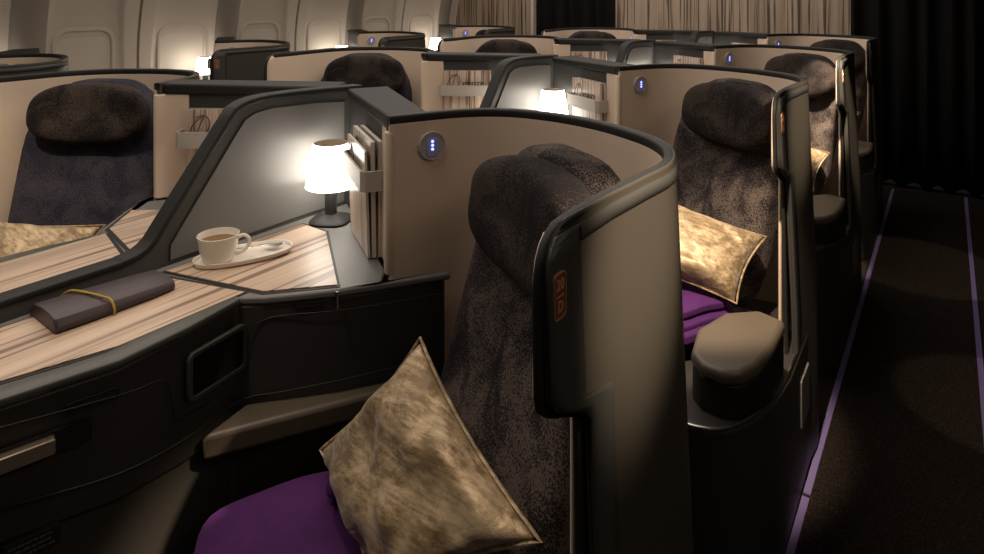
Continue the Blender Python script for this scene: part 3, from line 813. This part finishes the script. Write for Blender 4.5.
# coffee set
ZT = .7612
def oblong(c_, a, b, rot, prof, n=40):
    V = []; F = []
    for (s, z_) in prof:
        for k_ in range(n):
            an = 2 * PI * k_ / n; x_ = (a + s) * math.copysign(abs(math.cos(an)) ** .85, math.cos(an)); y_ = (b + s) * math.copysign(abs(math.sin(an)) ** .85, math.sin(an))
            x2 = x_ ; V.append((c_[0] + x2 * math.cos(rot) - y_ * math.sin(rot), c_[1] + x2 * math.sin(rot) + y_ * math.cos(rot), c_[2] + z_))
    m = len(prof)
    F = [(i * n + k_, i * n + (k_ + 1) % n, (i + 1) * n + (k_ + 1) % n, (i + 1) * n + k_) for i in range(m - 1) for k_ in range(n)] + [tuple(range(n)), tuple((m - 1) * n + k_ for k_ in range(n))]
    return V, F
SR = math.radians(66)
sc_ = (-1.322, .918, ZT)
o = mk('saucer', *oblong(sc_, .108, .052, SR, [(-.012, 0), (-.004, .002), (.0, .010), (.0005, .0125), (-.003, .012), (-.006, .006), (-.012, .0045)]), M['china'], origin=sc_)
tag(o, 'long oval white saucer under the coffee cup on the wooden leaf', 'saucer')
cc = (-1.345, .868, ZT + .0048)
P = [(.024, 0), (.030, .0005), (.034, .008), (.041, .030), (.0445, .054), (.0452, .0585), (.0440, .0590), (.0428, .055), (.0392, .030), (.032, .010), (.002, .006)]
cup = mk('coffee_cup', *cap(lathe(P, cc, 36), 36, len(P)), M['china'], origin=cc)
tag(cup, 'white china cup of coffee standing on the oval saucer', 'cup')
P = [(.002, .0435), (.0418, .0435), (.0412, .0425)]
mk('coffee', *lathe(P, cc, 32), M['coffee'], cup)
hd = Vector((math.cos(math.radians(36)), math.sin(math.radians(36)), 0))
hp = [Vector(cc) + hd * d + Vector((0, 0, z_)) for d, z_ in ((.042, .050), (.056, .056), (.068, .049), (.068, .036), (.056, .022), (.038, .014))]
mk('cup_handle', *tube(catmull([tuple(p) for p in hp], 5), .0042, 8), M['china'], cup)
so = Vector((-1.312, .962, ZT + .0085)); sd = Vector((math.cos(math.radians(52)), math.sin(math.radians(52)), 0)); sn = Vector((-sd.y, sd.x, 0))
V = []; F = []; prof = [(-.075, .0030, .003), (-.06, .0024, .004), (-.02, .0020, .006), (0, .003, .008), (.008, .009, .006), (.02, .0128, .003), (.032, .0115, .003), (.042, .006, .006), (.045, .001, .007)]
for (d, hw, dz) in prof:
    for (s, e) in ((-1, .0018), (-.5, .0 if d > .004 else .0018), (0, -.0010 if d > .004 else .002), (.5, .0 if d > .004 else .0018), (1, .0018)):
        V.append(tuple(so + sd * d + sn * (hw * s) + Vector((0, 0, dz + e))))
F = [(i * 5 + k_, i * 5 + k_ + 1, (i + 1) * 5 + k_ + 1, (i + 1) * 5 + k_) for i in range(len(prof) - 1) for k_ in range(4)]
o = mk('teaspoon', V, F, M['steel']); s = o.modifiers.new('thick', 'SOLIDIFY'); s.thickness = .0012
tag(o, 'small silver teaspoon lying across the oval saucer', 'spoon')
# leather roll with elastic band
pc = Vector((-1.352, .632, ZT)); pd = Vector((.06, 1.0, 0)).normalized(); pn = Vector((pd.y, -pd.x, 0))
V = []; F = []
secs = [(-.110, .064), (-.104, .067), (-.05, .068), (0, .066), (.06, .063), (.100, .057), (.108, .055)]
for q, (d, hw) in enumerate(secs):
    hgt = .029 - .007 * (d + .115) / .23
    ring = [(-1, .003), (-.98, .0), (.0, 0), (.93, 0), (1.0, .004), (1.02, .012), (.90, hgt * .9), (.6, hgt), (0, hgt * 1.02), (-.6, hgt * .86), (-.95, .010)]
    for s, z_ in ring: V.append(tuple(pc + pd * d + pn * (hw * s) + Vector((0, 0, max(z_, .0005)))))
m = 11
F = [(i * m + k_, i * m + (k_ + 1) % m, (i + 1) * m + (k_ + 1) % m, (i + 1) * m + k_) for i in range(len(secs) - 1) for k_ in range(m)] + [tuple(range(m)), tuple((len(secs) - 1) * m + k_ for k_ in range(m))]
po = mk('leather_pouch', V, F, M['pouch'], origin=pc, bevel=.002)
tag(po, 'dark aubergine leather roll pouch with a mustard elastic band on the wooden console', 'pouch')
d = -.035; hw = .069; hgt = .0295
band = [(-1.0, .004), (-.96, .012), (-.6, hgt * .90), (0, hgt * 1.02), (.6, hgt * 1.02), (.9, hgt * .93), (1.04, .012), (1.03, .003)]
mk('elastic_band', *tube(catmull([tuple(pc + pd * (d + .02 * s) + pn * (hw * s) + Vector((0, 0, z_))) for s, z_ in band], 4), .0024, 8), M['yellow'], po)
